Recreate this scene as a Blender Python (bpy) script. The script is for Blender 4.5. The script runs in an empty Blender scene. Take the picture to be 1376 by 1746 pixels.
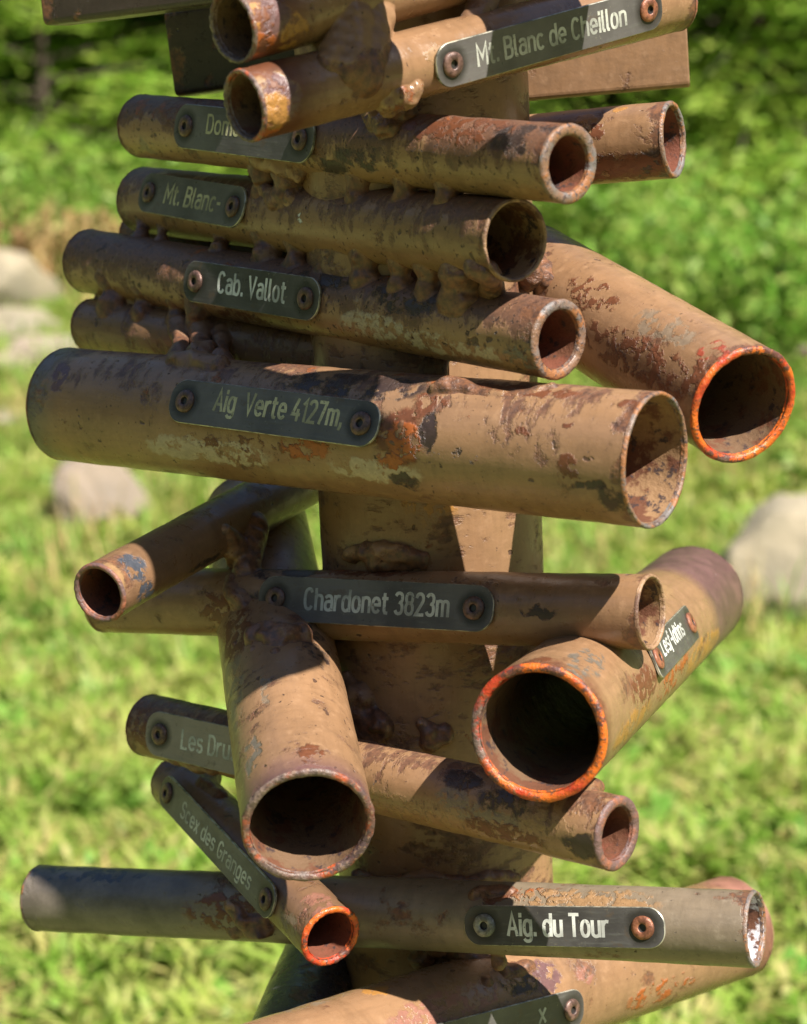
import bpy, bmesh, math, random
from mathutils import Vector, Matrix, noise, Quaternion
random.seed(7)
C = bpy.context.scene
COL = C.collection
rad = math.radians
# ------------------------------------------------------------------ camera
FPX = 3450.0; CX, CY = 688.0, 873.0           # focal length and centre, in photo pixels
CAM_POS = Vector((0, 0, 1.55))
CAM_M = Matrix.Translation(CAM_POS) @ Matrix.Rotation(rad(90 - 12), 4, 'X') @ Matrix.Rotation(rad(-2.6), 4, 'Z')
cd = bpy.data.cameras.new('camera'); cam = bpy.data.objects.new('camera', cd); COL.objects.link(cam)
cam.matrix_world = CAM_M
cd.sensor_fit = 'VERTICAL'; cd.sensor_height = 36; cd.sensor_width = 36
cd.lens = FPX / 1746 * 36
cd.clip_start = 0.05; cd.clip_end = 3000
cd.dof.use_dof = True; cd.dof.focus_distance = 1.23; cd.dof.aperture_fstop = 7.2
C.camera = cam
# ------------------------------------------------------------------ light
SUN_CAM = Vector((0.045, 0.0735, 0.064))       # towards the sun, measured in camera axes
to_sun = (CAM_M.to_3x3() @ SUN_CAM).normalized()
elev = math.asin(to_sun.z); azim = math.atan2(to_sun.x, to_sun.y)
w = bpy.data.worlds.new('World'); C.world = w; w.use_nodes = True
nt = w.node_tree; nt.nodes.clear()
sky = nt.nodes.new('ShaderNodeTexSky'); sky.sky_type = 'NISHITA'; sky.sun_disc = False
sky.sun_elevation = elev; sky.sun_rotation = azim; sky.altitude = 1800; sky.dust_density = 0.3; sky.air_density = 1.0
bg = nt.nodes.new('ShaderNodeBackground'); bg.inputs[1].default_value = 0.105
wo = nt.nodes.new('ShaderNodeOutputWorld')
nt.links.new(sky.outputs[0], bg.inputs[0]); nt.links.new(bg.outputs[0], wo.inputs[0])
sl = bpy.data.lights.new('sun', 'SUN'); sl.energy = 5.0; sl.angle = rad(0.53); sl.color = (1, 0.95, 0.87)
so = bpy.data.objects.new('sun', sl); COL.objects.link(so); so.location = (2, -3, 8)
so.rotation_euler = to_sun.to_track_quat('Z', 'Y').to_euler()
C.view_settings.view_transform = 'Standard'; C.view_settings.look = 'None'
C.view_settings.gamma = 1; C.view_settings.use_curve_mapping = False
C.view_settings.exposure = 1.1
C.cycles.max_bounces = 6
# ------------------------------------------------------------------ helpers
def P(px, py, z):
    return CAM_M @ Vector(((px - CX) / FPX * z, (CY - py) / FPX * z, -z))
def ray(px, py):
    return (P(px, py, 1.0) - CAM_POS).normalized()
MW = {}
def link(o, parent=None, M=None):
    COL.objects.link(o)
    M = M or Matrix.Identity(4)
    MW[o.name] = M
    if parent:
        o.parent = parent; o.matrix_parent_inverse = MW[parent.name].inverted()
    o.matrix_basis = M
    return o
def mesh_obj(name, verts, faces, mats, parent=None, M=None, smooth=True, mi=None):
    me = bpy.data.meshes.new(name); me.from_pydata([tuple(v) for v in verts], [], faces)
    for m in (mats if isinstance(mats, (list, tuple)) else [mats]): me.materials.append(m)
    if mi: me.polygons.foreach_set('material_index', mi)
    if smooth: me.polygons.foreach_set('use_smooth', [True] * len(me.polygons))
    me.update()
    return link(bpy.data.objects.new(name, me), parent, M)
def tag(o, label=None, cat=None, group=None, kind=None):
    if label: o['label'] = label
    if cat: o['category'] = cat
    if group: o['group'] = group
    if kind: o['kind'] = kind
    return o
def empty(name, loc):
    e = bpy.data.objects.new(name, None); e.empty_display_size = .1
    return link(e, None, Matrix.Translation(loc))
# ------------------------------------------------------------------ node helpers
class N:
    def __init__(s, name):
        s.m = bpy.data.materials.new(name); s.m.use_nodes = True
        s.t = s.m.node_tree; s.t.nodes.clear()
        s.out = s.t.nodes.new('ShaderNodeOutputMaterial')
        s.b = s.t.nodes.new('ShaderNodeBsdfPrincipled'); s.t.links.new(s.b.outputs[0], s.out.inputs[0])
    def n(s, typ, **kw):
        x = s.t.nodes.new(typ)
        for k, v in kw.items(): setattr(x, k, v)
        return x
    def set(s, sock, v):
        if isinstance(v, bpy.types.NodeSocket): s.t.links.new(v, sock)
        elif isinstance(v, (tuple, list, Vector)) and len(v) == 3 and sock.type == 'RGBA': sock.default_value = (*v, 1)
        else: sock.default_value = v
    def math(s, op, a, b=0.0, c=None, clamp=False):
        x = s.n('ShaderNodeMath', operation=op); x.use_clamp = clamp
        s.set(x.inputs[0], a); s.set(x.inputs[1], b)
        if c is not None: s.set(x.inputs[2], c)
        return x.outputs[0]
    def vm(s, op, a, b=None, scale=None):
        x = s.n('ShaderNodeVectorMath', operation=op); s.set(x.inputs[0], a)
        if b is not None: s.set(x.inputs[1], b)
        if scale is not None: s.set(x.inputs['Scale'], scale)
        return x.outputs['Value'] if op in ('LENGTH', 'DOT_PRODUCT') else x.outputs[0]
    def noise(s, vec, scale, detail=4, rough=.6, dist=0.0, color=False):
        x = s.n('ShaderNodeTexNoise'); s.set(x.inputs['Vector'], vec)
        x.inputs['Scale'].default_value = scale; x.inputs['Detail'].default_value = detail
        x.inputs['Roughness'].default_value = rough; x.inputs['Distortion'].default_value = dist
        return x.outputs['Color' if color else 'Fac']
    def mr(s, v, a, b, c=0.0, d=1.0, smooth=False):
        x = s.n('ShaderNodeMapRange'); x.interpolation_type = 'SMOOTHSTEP' if smooth else 'LINEAR'
        s.set(x.inputs[0], v); s.set(x.inputs[1], a); s.set(x.inputs[2], b); s.set(x.inputs[3], c); s.set(x.inputs[4], d)
        return x.outputs[0]
    def mix(s, f, a, b):
        x = s.n('ShaderNodeMix', data_type='RGBA'); s.set(x.inputs[0], f); s.set(x.inputs[6], a); s.set(x.inputs[7], b)
        return x.outputs[2]
    def mixf(s, f, a, b):
        x = s.n('ShaderNodeMix', data_type='FLOAT'); s.set(x.inputs[0], f); s.set(x.inputs[2], a); s.set(x.inputs[3], b)
        return x.outputs[0]
    def scale(s, v, sv):
        return s.vm('MULTIPLY', v, sv)
    def bump(s, h, strength, dist):
        x = s.n('ShaderNodeBump'); x.inputs['Strength'].default_value = strength; x.inputs['Distance'].default_value = dist
        s.set(x.inputs['Height'], h); s.t.links.new(x.outputs[0], s.b.inputs['Normal'])
    def p(s, **kw):
        for k, v in kw.items(): s.set(s.b.inputs[k.replace('_', ' ')], v)
PAINT = (0.272, 0.152, 0.078)
KINDS = {  # colour, roughness, relief
    'orange': ((.36, .095, .02), .45, .6), 'rust': ((.15, .05, .02), .5, .5), 'dark': ((.050, .030, .024), .42, -.5),
    'white': ((.46, .36, .25), .6, .15), 'steel': ((.17, .14, .108), .33, -.4), 'tan': ((.31, .18, .085), .4, .3),
    'red': ((.30, .06, .03), .4, .3), 'purple': ((.15, .075, .070), .36, -.3), 'gold': ((.40, .19, .05), .35, .2),
    'grey': ((.24, .17, .11), .45, -.2), 'chip': ((.75, .73, .68), .5, -.5), 'blue': ((.06, .065, .080), .4, -.3),
    'pink': ((.28, .125, .085), .38, .2)}
def weathered(name, paint=PAINT, rust=.35, orange=.1, fine=.4, top=0.0, up=None, R=.02, L=.3, spots=(), near_band=None,
              far_band=None, rough=.36, seed=0.0, streak=.3, bumps=1.0, white=0.0):
    s = N(name)
    tc = s.n('ShaderNodeTexCoord').outputs['Object']
    co = s.vm('ADD', tc, (seed * 1.37, seed * .71, seed * 2.3))
    big = s.noise(co, 9, 3, .5)
    med = s.noise(co, 34, 7, .66)
    med2 = s.noise(s.vm('ADD', co, (5, 3, 1)), 48, 8, .7)
    fin = s.noise(co, 260, 5, .65)
    fin2 = s.noise(s.vm('ADD', co, (2, 7, 1)), 130, 4, .6)
    stv = s.noise(s.scale(co, (1, 1, .12)), 240, 3, .6)
    strx = s.noise(s.scale(co, (.35, .35, 1)), 150, 4, .65)
    col = s.mix(s.mr(big, .35, .65), tuple(c * .86 for c in paint), tuple(min(1, c * 1.12) for c in paint))
    col = s.mix(s.mr(stv, .45, .75, 0, .35), col, tuple(c * .6 for c in paint))
    rgh = s.mixf(s.mr(fin2, .3, .7), rough - .12, rough + .1)
    hgt = s.math('MULTIPLY', fin2, .12)
    bias = 0.0
    if top and up is not None:
        d = s.math('DIVIDE', s.vm('DOT_PRODUCT', tc, tuple(up)), R)
        bias = s.math('MULTIPLY', d, top * .12)
    col = s.mix(s.mr(s.math('ADD', s.math('MULTIPLY', strx, .5), s.math('MULTIPLY', med, .5)), .46, .62, 0, .42), col, tuple(c * .48 for c in paint))
    col = s.mix(s.mr(fin2, .58, .70, 0, .5), col, (paint[0] * 1.25, paint[1] * 1.3, paint[2] * 1.35))
    def layer(msk, c, r, h):
        nonlocal col, rgh, hgt
        col = s.mix(msk, col, c); rgh = s.mixf(msk, rgh, r); hgt = s.math('ADD', hgt, s.math('MULTIPLY', msk, h))
    # purple brown old rust, ragged and streaky along the pipe
    if rust > 0:
        v = s.math('ADD', s.math('ADD', s.math('MULTIPLY', med, .62), s.math('MULTIPLY', strx, .38)), bias)
        t = .66 - .24 * rust
        m1 = s.mr(v, t - .018, t + .035, 0, .85)
        rc = s.mix(s.mr(fin, .38, .62), (.075, .036, .026), (.17, .078, .045))
        layer(m1, rc, .52, -.45)
    if orange > 0:
        v = s.math('ADD', med2, s.math('MULTIPLY', bias, .5)); t = .70 - .22 * orange
        layer(s.mr(v, t, t + .04, 0, .85), s.mix(s.mr(fin, .4, .6), (.32, .085, .015), (.16, .05, .018)), .5, .35)
    if white > 0:
        v = s.noise(s.vm('ADD', co, (9, 1, 4)), 60, 8, .75); t = .68 - .2 * white
        layer(s.mr(v, t, t + .05, 0, .7), (.34, .26, .175), .6, .1)
    # pits
    if fine > 0:
        t = .72 - .12 * fine
        layer(s.mr(fin, t, t + .03, 0, .9), (.04, .022, .018), .6, -.7)
        v = s.noise(s.vm('ADD', co, (1, 8, 6)), 95, 2, .5)
        layer(s.mr(v, .74 - .03 * fine, .77 - .03 * fine, 0, .8), (.05, .025, .02), .5, -.8)
    wob = s.vm('SUBTRACT', s.noise(co, 75, 5, .7, color=True), (.5, .5, .5))
    wob = s.vm('SCALE', wob, scale=.018)
    tw = s.vm('ADD', tc, wob)
    z = s.n('ShaderNodeSeparateXYZ'); s.set(z.inputs[0], tw); z = z.outputs[2]
    ends = s.math('MAXIMUM', s.mr(z, L - .016, L + .002), s.mr(z, .016, -.002))
    m = s.mr(s.math('ADD', s.math('MULTIPLY', ends, .22), med), .60, .66, 0, .9)
    layer(m, s.mix(s.mr(fin, .38, .62), (.07, .036, .026), (.20, .085, .04)), .45, -.35)
    if near_band:
        k, ln, a = near_band
        m = s.math('MULTIPLY', s.mr(z, L - ln - .012, L - ln + .012), s.mr(med2, .5 - .3 * a, .56 - .3 * a))
        c, r, h = KINDS[k]; layer(m, s.mix(s.mr(med, .4, .6), tuple(x * .6 for x in c), c), r, h)
    if far_band:
        k, ln, a = far_band
        m = s.math('MULTIPLY', s.mr(z, ln + .012, ln - .012), s.mr(med2, .5 - .3 * a, .56 - .3 * a))
        c, r, h = KINDS[k]; layer(m, s.mix(s.mr(med, .4, .6), tuple(x * .6 for x in c), c), r, h)
    for (pt, rt, rz, k, a) in spots:
        c, r, h = KINDS[k]
        d = s.vm('LENGTH', s.scale(s.vm('SUBTRACT', tw, tuple(pt)), (1 / rt, 1 / rt, 1 / rz)))
        m = s.mr(d, 1.05, .85, 0, 1)
        if a < 1: m = s.math('MULTIPLY', m, s.mr(fin2 if k != 'dark' else med2, .56 - .2 * a, .62 - .2 * a))
        layer(m, s.mix(s.mr(fin, .35, .65), tuple(x * .72 for x in c), c), r, h)
    s.p(Base_Color=col, Roughness=rgh)
    s.b.inputs['Specular IOR Level'].default_value = .5
    hh = s.math('ADD', s.math('MULTIPLY', hgt, 1.0), s.math('MULTIPLY', fin, .22))
    s.bump(hh, .9 * bumps, .0011)
    return s.m
def rim_mat(name, kind):
    s = N(name); lo = s.noise(s.n('ShaderNodeTexCoord').outputs['Object'], 17, 2, .5); tc = s.n('ShaderNodeTexCoord').outputs['Object']
    a = s.noise(tc, 60, 6, .7); b = s.noise(s.vm('ADD', tc, (3, 1, 2)), 38, 5, .65); f = s.noise(tc, 320, 3, .6)
    if kind == 'orange':
        col = s.mix(s.mr(b, .42, .56), (.42, .042, .014), (.60, .13, .014)); col = s.mix(s.mr(a, .53, .57), col, (.10, .035, .025)); col = s.mix(s.mr(f, .56, .62), col, (.20, .07, .03)); r = .34
    elif kind == 'redrust':
        col = s.mix(s.mr(b, .46, .56), (.13, .055, .04), (.40, .075, .02)); col = s.mix(s.mr(a, .50, .55), col, (.08, .045, .045)); col = s.mix(s.mr(f, .55, .62), col, (.24, .14, .09)); r = .38
    elif kind == 'steel':
        col = s.mix(s.mr(b, .44, .56), (.15, .13, .12), (.20, .11, .065)); col = s.mix(s.mr(a, .50, .56), col, (.27, .11, .04)); col = s.mix(s.mr(f, .56, .62), col, (.07, .045, .04)); r = .36
    elif kind == 'tan':
        col = s.mix(s.mr(a, .48, .58), (.30, .18, .10), (.13, .065, .04)); r = .4
    else:
        col = s.mix(s.mr(a, .45, .58), (.13, .075, .065), (.28, .10, .05)); r = .42
    if kind in ('orange', 'redrust'): col = s.mix(s.mr(s.math('ADD', s.math('MULTIPLY', lo, .7), s.math('MULTIPLY', a, .3)), .55 if kind == 'orange' else .46, .60 if kind == 'orange' else .52), col, s.mix(s.mr(f, .4, .6), (.085, .055, .045), (.19, .13, .10)))
    s.p(Base_Color=col, Roughness=s.mr(a, .3, .7, r - .05, r + .25)); s.bump(s.math('ADD', s.math('MULTIPLY', a, 1), s.math('MULTIPLY', f, .5)), 1, .0018)
    return s.m
RIM = {k: rim_mat('rim_' + k, k) for k in ('orange', 'redrust', 'steel', 'tan', 'rust')}
# ------------------------------------------------------------------ the signpost
POLE_R = .073
pole_c = P(734, 873, 1.331)
root = empty('signpost', (pole_c.x, pole_c.y, 0.0))
tag(root, 'brown painted steel signpost of welded sighting pipes with small engraved mountain name plates', 'signpost')
PIPES = {}
def frame(a, b):
    d = (b - a).normalized(); q = d.to_track_quat('Z', 'Y')
    return Matrix.Translation(a) @ q.to_matrix().to_4x4(), (b - a).length
def hit_cyl(a, b, R, px, py):
    M, L = frame(a, b); Mi = M.inverted()
    o = Mi @ CAM_POS; d = Mi.to_3x3() @ ray(px, py)
    A = d.x**2 + d.y**2; B = o.x * d.x + o.y * d.y; Cc = o.x**2 + o.y**2 - R * R
    D = B * B - A * Cc
    t = (-B - math.sqrt(max(D, 0))) / A
    return o + d * t
def tube_mesh(R, r, L, seg=72, amp=.00018, bandlen=.0045, closed_far=False):
    """outer wall, inner wall; the rims are meshes of their own"""
    V, F = [], []
    n = max(8, int(L / .006))
    def ring(rr, z, inner=False):
        i0 = len(V)
        for k in range(seg):
            a = 2 * math.pi * k / seg; c, s_ = math.cos(a), math.sin(a)
            d = 0 if inner else amp * (noise.noise(Vector((c * rr * 60, s_ * rr * 60, z * 60 + R * 999))) * 2 + noise.noise(Vector((c * rr * 300, s_ * rr * 300, z * 300))))
            V.append(Vector((c * (rr + d), s_ * (rr + d), z)))
        return i0
    prev = None
    for i in range(n + 1):
        z = .0012 + (L - .0024) * i / n
        c = ring(R, z)
        if prev is not None:
            for k in range(seg): F.append((prev + k, prev + (k + 1) % seg, c + (k + 1) % seg, c + k))
        prev = c
    prev = None
    m = max(4, n // 4)
    for i in range(m + 1):
        z = .001 + (L - .002) * i / m
        c = ring(r, z, True)
        if prev is not None:
            for k in range(seg): F.append((prev + k, c + k, c + (k + 1) % seg, prev + (k + 1) % seg))
        prev = c
    return V, F
def rim_mesh(R, r, L, seg=72, rough=.0004):
    """the sawn end face with slightly rounded, uneven edges"""
    V, F = [], []
    w_ = R - r
    prof = [(R + .00005, -.0020), (R + .0001, -.0012), (R - w_ * .16, 0), (R - w_ * .5, .0002), (r + w_ * .16, -.0001), (r - .0001, -.0012), (r - .00005, -.003)]
    for i, (rr, z) in enumerate(prof):
        for k in range(seg):
            a = 2 * math.pi * k / seg; c, s_ = math.cos(a), math.sin(a)
            d = rough * noise.noise(Vector((c * 3.0 + i, s_ * 3.0, R * 500))) + rough * .7 * noise.noise(Vector((c * 11, s_ * 11, R * 300 + i * .4)))
            e = rough * .8 * noise.noise(Vector((c * 6, s_ * 6, 7 + R * 100)))
            V.append(Vector((c * (rr + abs(d)), s_ * (rr + abs(d)), L + z + e)) if 0 < i < 6 else Vector((c * (rr + (.0001 + abs(d) * .7) * (1 if i == 0 else -1)), s_ * (rr + (.0001 + abs(d) * .7) * (1 if i == 0 else -1)), L + z)))
    for i in range(len(prof) - 1):
        for k in range(seg):
            F.append((i * seg + k, i * seg + (k + 1) % seg, (i + 1) * seg + (k + 1) % seg, (i + 1) * seg + k))
    return V, F
def pipe(key, near, far, D, wall, label, rim='steel', rim_far='rust', spots=(), interior=None, **mk):
    """near and far: (px, py, depth) of the end centres"""
    a = far if isinstance(far, Vector) else P(*far); b = near if isinstance(near, Vector) else P(*near); R = D / 2
    M, L = frame(a, b); up = (M.inverted().to_3x3() @ Vector((0, 0, 1))); up.z = 0; up.normalize()
    sp = []
    for (px, py, rt, rz, k, al) in spots:
        sp.append((hit_cyl(a, b, R, px, py), rt, rz, k, al))
    mat = weathered('steel_' + key, up=up, R=R, L=L, spots=sp, seed=(hash_(key) % 97) * .31, **mk)
    inner = INNER[interior or 'brown']
    V, F = tube_mesh(R, R - wall, L)
    nf = len(F); n_out = max(8, int(L / .006)) * 72
    o = mesh_obj('pipe', V, F, [mat, inner], root, M, mi=[0] * n_out + [1] * (nf - n_out))
    tag(o, label)
    for z, k in ((L, rim), (0, rim_far)):
        V, F = rim_mesh(R, R - wall, L, rough=.0010 if k in ('orange', 'redrust') else .0005)
        if z == 0:
            V = [Vector((v.x, v.y, L - v.z)) for v in V]; F = [f[::-1] for f in F]
        mesh_obj('rim', V, F, RIM[k], o, M)
    PIPES[key] = dict(a=a, b=b, R=R, M=M, L=L, o=o, d=(b - a).normalized(), mat=mat)
    return o
def hash_(s_):
    h = 7
    for ch in s_: h = (h * 31 + ord(ch)) % 100003
    return h
def inner_mat(name, paint, deep=.05):
    s = N(name); tc = s.n('ShaderNodeTexCoord').outputs['Object']
    a = s.noise(tc, 45, 6, .65); b = s.noise(s.vm('ADD', tc, (4, 2, 1)), 120, 5, .7)
    col = s.mix(s.mr(a, .50, .56), paint, (.13, .05, .025)); col = s.mix(s.mr(b, .56, .62), col, (.05, .03, .028))
    s.p(Base_Color=col, Roughness=.6); s.bump(s.math('ADD', a, s.math('MULTIPLY', b, .5)), .9, .002)
    return s.m
INNER = {'brown': inner_mat('inner_brown', (.15, .085, .045)), 'tan': inner_mat('inner_tan', (.27, .155, .075)),
         'rust': inner_mat('inner_rust', (.17, .055, .03)), 'white': inner_mat('inner_white', (.62, .60, .62))}
# pole
pole_mat = weathered('steel_pole', rust=.50, orange=.25, fine=.3, R=POLE_R, L=2, streak=.2, rough=.36,
    spots=[((-.01, -.072, 1.335), .030, .02, 'rust', .6), ((.028, -.068, 1.335), .02, .022, 'orange', .45), ((.0, -.072, 1.30), .02, .02, 'gold', .6)])
def build_pole():
    V, F = [], []; seg = 96; H = 2.25; n = 420
    for i in range(n + 1):
        z = H * i / n
        for k in range(seg):
            a = 2 * math.pi * k / seg; c, s_ = math.cos(a), math.sin(a)
            d = .00025 * noise.noise(Vector((c * 4, s_ * 4, z * 60))) + .0002 * noise.noise(Vector((c * 22, s_ * 22, z * 300)))
            V.append(Vector((c * (POLE_R + d), s_ * (POLE_R + d), z)))
    for i in range(n):
        for k in range(seg): F.append((i * seg + k, i * seg + (k + 1) % seg, (i + 1) * seg + (k + 1) % seg, (i + 1) * seg + k))
    F.append(tuple(n * seg + k for k in range(seg)))
    mesh_obj('pole', V, F, pole_mat, root, Matrix.Translation((pole_c.x, pole_c.y, 0)))
build_pole()
# ---- pipes, top to bottom
pipe('top_a', (395, 47, 1.085), (1000, -105, 1.25), .0390, .0028, 'upper of two pipe mouths at the top, rust speckled and shiny at its mouth', rim='redrust',
     rust=.25, orange=.12, near_band=('rust', .034, .8), rough=.22, spots=[(450, 20, .008, .02, 'gold', .5), (440, 80, .010, .012, 'orange', .5), (470, 25, .012, .012, 'purple', .8), (500, 60, .012, .010, 'gold', .7)])
pipe('cheillon', (415, 181, 1.09), (1152, -2, 1.26), .0395, .0028, 'pipe with a grey plate reading Mt. Blanc de Cheillon, rusty orange at its open end', rim='redrust',
     rust=.2, orange=.12, near_band=('rust', .034, .8), rough=.22, spots=[(460, 150, .010, .02, 'tan', .4), (455, 215, .010, .012, 'orange', .5), (480, 165, .013, .012, 'purple', .75), (470, 190, .012, .010, 'gold', .8), (745, 90, .006, .008, 'tan', .9)])
pipe('dome', (972, 280, 1.10), (243, 215, 1.405), .0431, .0063, 'thick walled pipe behind the plate that begins Dome, rust streaked on top', rim='steel', interior='rust', rim_far='rust',
     rust=.72, orange=.34, fine=.9, top=1.5, white=.1, spots=[(780, 215, .012, .05, 'rust', .55), (900, 235, .012, .03, 'dark', .5), (620, 270, .008, .03, 'dark', .4), (350, 185, .02, .05, 'rust', .55), (560, 285, .006, .02, 'dark', .6), (250, 250, .006, .012, 'grey', .6)])
pipe('mt_blanc', (880, 410, 1.135), (246, 341, 1.449), .0467, .0022, 'brown pipe with plate reading Mt. Blanc, its mouth half closed by weld', rim='tan', interior='tan',
     rust=.48, orange=.12, fine=.7, top=1.1, spots=[(509, 375, .0024, .0022, 'chip', 1), (640, 290, .006, .06, 'dark', .4)])
pipe('vallot', (955, 580, 1.14), (150, 445, 1.455), .0456, .0058, 'pipe with plate reading Cab. Vallot, bare speckled steel towards its thick walled mouth', rim='steel', interior='rust',
     rust=.66, orange=.18, fine=1.0, top=1.2, white=.22, spots=[(640, 560, .009, .035, 'white', .45), (760, 590, .008, .05, 'white', .35), (560, 470, .012, .03, 'dark', .5), (690, 505, .012, .03, 'dark', .45), (410, 540, .006, .03, 'rust', .5), (800, 620, .007, .03, 'grey', .6), (900, 610, .008, .02, 'steel', .5)])
pipe('hidden', (790, 634, 1.24), (152, 554, 1.44), .037, .003, 'dark narrow pipe tucked between the Cab. Vallot and Aig Verte pipes', rust=.5, orange=.1, fine=.6, paint=(.19, .105, .055))
pipe('rear_between', (790, 478, 1.25), (236, 400, 1.49), .036, .003, 'dark narrow filler pipe added behind the gap under the Mt. Blanc pipe', rust=.6, orange=0, paint=(.10, .06, .035))  # unseen pipe, added in a dark colour to keep the gap dark
pipe('verte', (1120, 785, 1.116), (112, 689, 1.365), .076, .0026, 'widest level pipe, with plate reading Aig Verte 4127m and orange rust beside the plate', rim='steel', interior='tan', rim_far='steel',
     rust=.26, orange=.16, fine=.5, top=.8, far_band=('steel', .016, .35),
     spots=[(310, 765, .009, .030, 'white', .9), (390, 775, .009, .035, 'white', .75), (640, 803, .008, .035, 'white', .75), (680, 745, .018, .018, 'rust', .8), (690, 752, .012, .014, 'orange', .8), (665, 785, .005, .010, 'orange', .8), (600, 655, .012, .06, 'dark', .55), (730, 690, .010, .012, 'rust', .6), (880, 665, .006, .045, 'rust', .8),
            (690, 820, .006, .012, 'dark', .7), (890, 735, .003, .007, 'rust', .7), (968, 795, .0055, .007, 'rust', .9), (1000, 825, .004, .013, 'dark', .9), (1045, 850, .010, .010, 'dark', .75), (1075, 690, .006, .008, 'rust', .9), (780, 775, .003, .003, 'dark', .9), (970, 722, .003, .003, 'rust', .9),
            (420, 760, .006, .05, 'rust', .3), (480, 835, .006, .09, 'rust', .35), (100, 640, .010, .008, 'purple', .8), (730, 735, .012, .006, 'dark', .7), (520, 760, .01, .02, 'orange', .4)])
pipe('right_upper', (1150, 238, 1.27), (600, 285, 1.37), .048, .0035, 'short pipe pointing right under the square tube, dark brown along its lower half', rim='steel', interior='rust',
     rust=.10, orange=.10, fine=.2, spots=[(1000, 205, .006, .008, 'gold', .8), (1015, 222, .005, .007, 'rust', .7), (1140, 185, .004, .004, 'rust', .8), (1060, 185, .003, .006, 'gold', .8), (1120, 285, .013, .028, 'dark', .95), (1060, 290, .013, .03, 'rust', .95), (1000, 295, .012, .03, 'rust', .95), (1150, 270, .012, .01, 'rust', .8)])
pipe('right_big', (1270, 692, 1.15), (900, 468, 1.36), .070, .0045, 'wide tan pipe slanting down to the right with an orange painted rim', rim='orange', interior='brown',
     rust=.14, orange=.14, fine=.35, streak=.6, spots=[(1130, 560, .012, .03, 'grey', .45), (1110, 620, .014, .05, 'rust', .5), (1060, 600, .012, .05, 'rust', .4), (1010, 500, .010, .03, 'rust', .4), (1215, 600, .012, .010, 'red', .3), (1180, 640, .012, .016, 'rust', .45), (960, 400, .01, .012, 'purple', .6), (1150, 500, .006, .03, 'rust', .4), (1100, 470, .004, .05, 'grey', .4)])
pipe('left_small', (168, 1012, 1.22), (556, 798, 1.45), .0373, .0032, 'small pipe pointing down left at the viewer with bare steel near its mouth', rim='rust', interior='rust',
     rust=.15, orange=.05, fine=.3, paint=(.19, .105, .055), spots=[(190, 980, .012, .011, 'tan', 1), (230, 965, .010, .010, 'blue', .7), (250, 1010, .008, .01, 'blue', .6), (350, 960, .003, .02, 'dark', .8), (210, 1020, .005, .005, 'gold', .8)])
pipe('chardonet', (1112, 1044, 1.187), (176, 1022, 1.382), .0447, .0022, 'pipe with plate reading Chardonet 3823m, smooth brown with a thin walled mouth', rim='tan', interior='tan', rim_far='tan',
     rust=.12, orange=.05, fine=.35, spots=[(620, 975, .006, .04, 'rust', .75), (480, 975, .010, .03, 'dark', .5), (430, 1050, .016, .02, 'dark', .5), (920, 1045, .004, .012, 'dark', .6), (380, 1040, .012, .02, 'rust', .5), (580, 970, .004, .012, 'orange', .5), (980, 965, .004, .006, 'gold', .7)])
pipe('left_big', (526, 1410, 1.13), (434, 882, 1.48), .0745, .0045, 'wide pipe coming straight down at the viewer with a scorched orange rim', rim='redrust', interior='brown',
     rust=.34, orange=.14, fine=.5, near_band=('purple', .012, .8), spots=[(530, 1285, .008, .010, 'rust', .6), (395, 1160, .012, .06, 'grey', .4), (400, 1080, .016, .03, 'rust', .6), (450, 1180, .003, .02, 'grey', .7), (540, 1100, .01, .03, 'dark', .4), (430, 1290, .008, .02, 'steel', .5)])
pipe('echo', (917, 1250, 1.121), (1180, 1018, 1.53), .078, .0050, 'widest pipe aimed at the viewer, bright orange red rim and a small green grey plate', rim='orange', interior='brown',
     rust=.04, orange=.06, fine=.2, rough=.36, far_band=('purple', .11, 1.2), near_band=('rust', .008, .3),
     spots=[(1000, 1130, .010, .035, 'steel', .3), (1100, 1170, .012, .035, 'rust', .6), (1080, 1235, .010, .05, 'gold', .55), (1150, 1150, .012, .05, 'orange', .35), (1200, 1110, .012, .06, 'gold', .6), (920, 1125, .008, .009, 'rust', .6), (1120, 1010, .010, .03, 'tan', .9), (1110, 1060, .014, .035, 'tan', .8)])  # the faint steel spot paints in the shadow cast by the Chardonet mouth
pipe('drus', (1055, 1422, 1.14), (252, 1236, 1.392), .0426, .0060, 'long pipe with plate reading Les Dru, passing behind the wide pipe', rim='rust', interior='rust', rim_far='rust',
     rust=.45, orange=.12, fine=.6, top=.5, spots=[(300, 1195, .012, .05, 'purple', .8), (350, 1200, .012, .04, 'dark', .6), (790, 1330, .008, .016, 'dark', .7), (860, 1370, .010, .02, 'dark', .65), (770, 1360, .006, .014, 'grey', .7), (820, 1390, .006, .03, 'grey', .45), (990, 1445, .008, .012, 'dark', .8), (930, 1400, .007, .02, 'tan', .6), (690, 1380, .008, .05, 'tan', .35), (1070, 1380, .006, .010, 'tan', .7), (860, 1420, .006, .03, 'rust', .7), (240, 1240, .015, .015, 'rust', .6)])
pipe('granges', (565, 1598, 1.235), (300, 1330, 1.43), .0392, .0038, 'narrow pipe slanting down right with plate reading Scex des Granges', rim='orange', interior='rust',
     rust=.35, orange=.1, fine=.5, paint=(.20, .11, .06), spots=[(540, 1540, .012, .012, 'pink', .5), (490, 1580, .010, .012, 'grey', .5), (400, 1350, .012, .03, 'rust', .6)])
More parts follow.
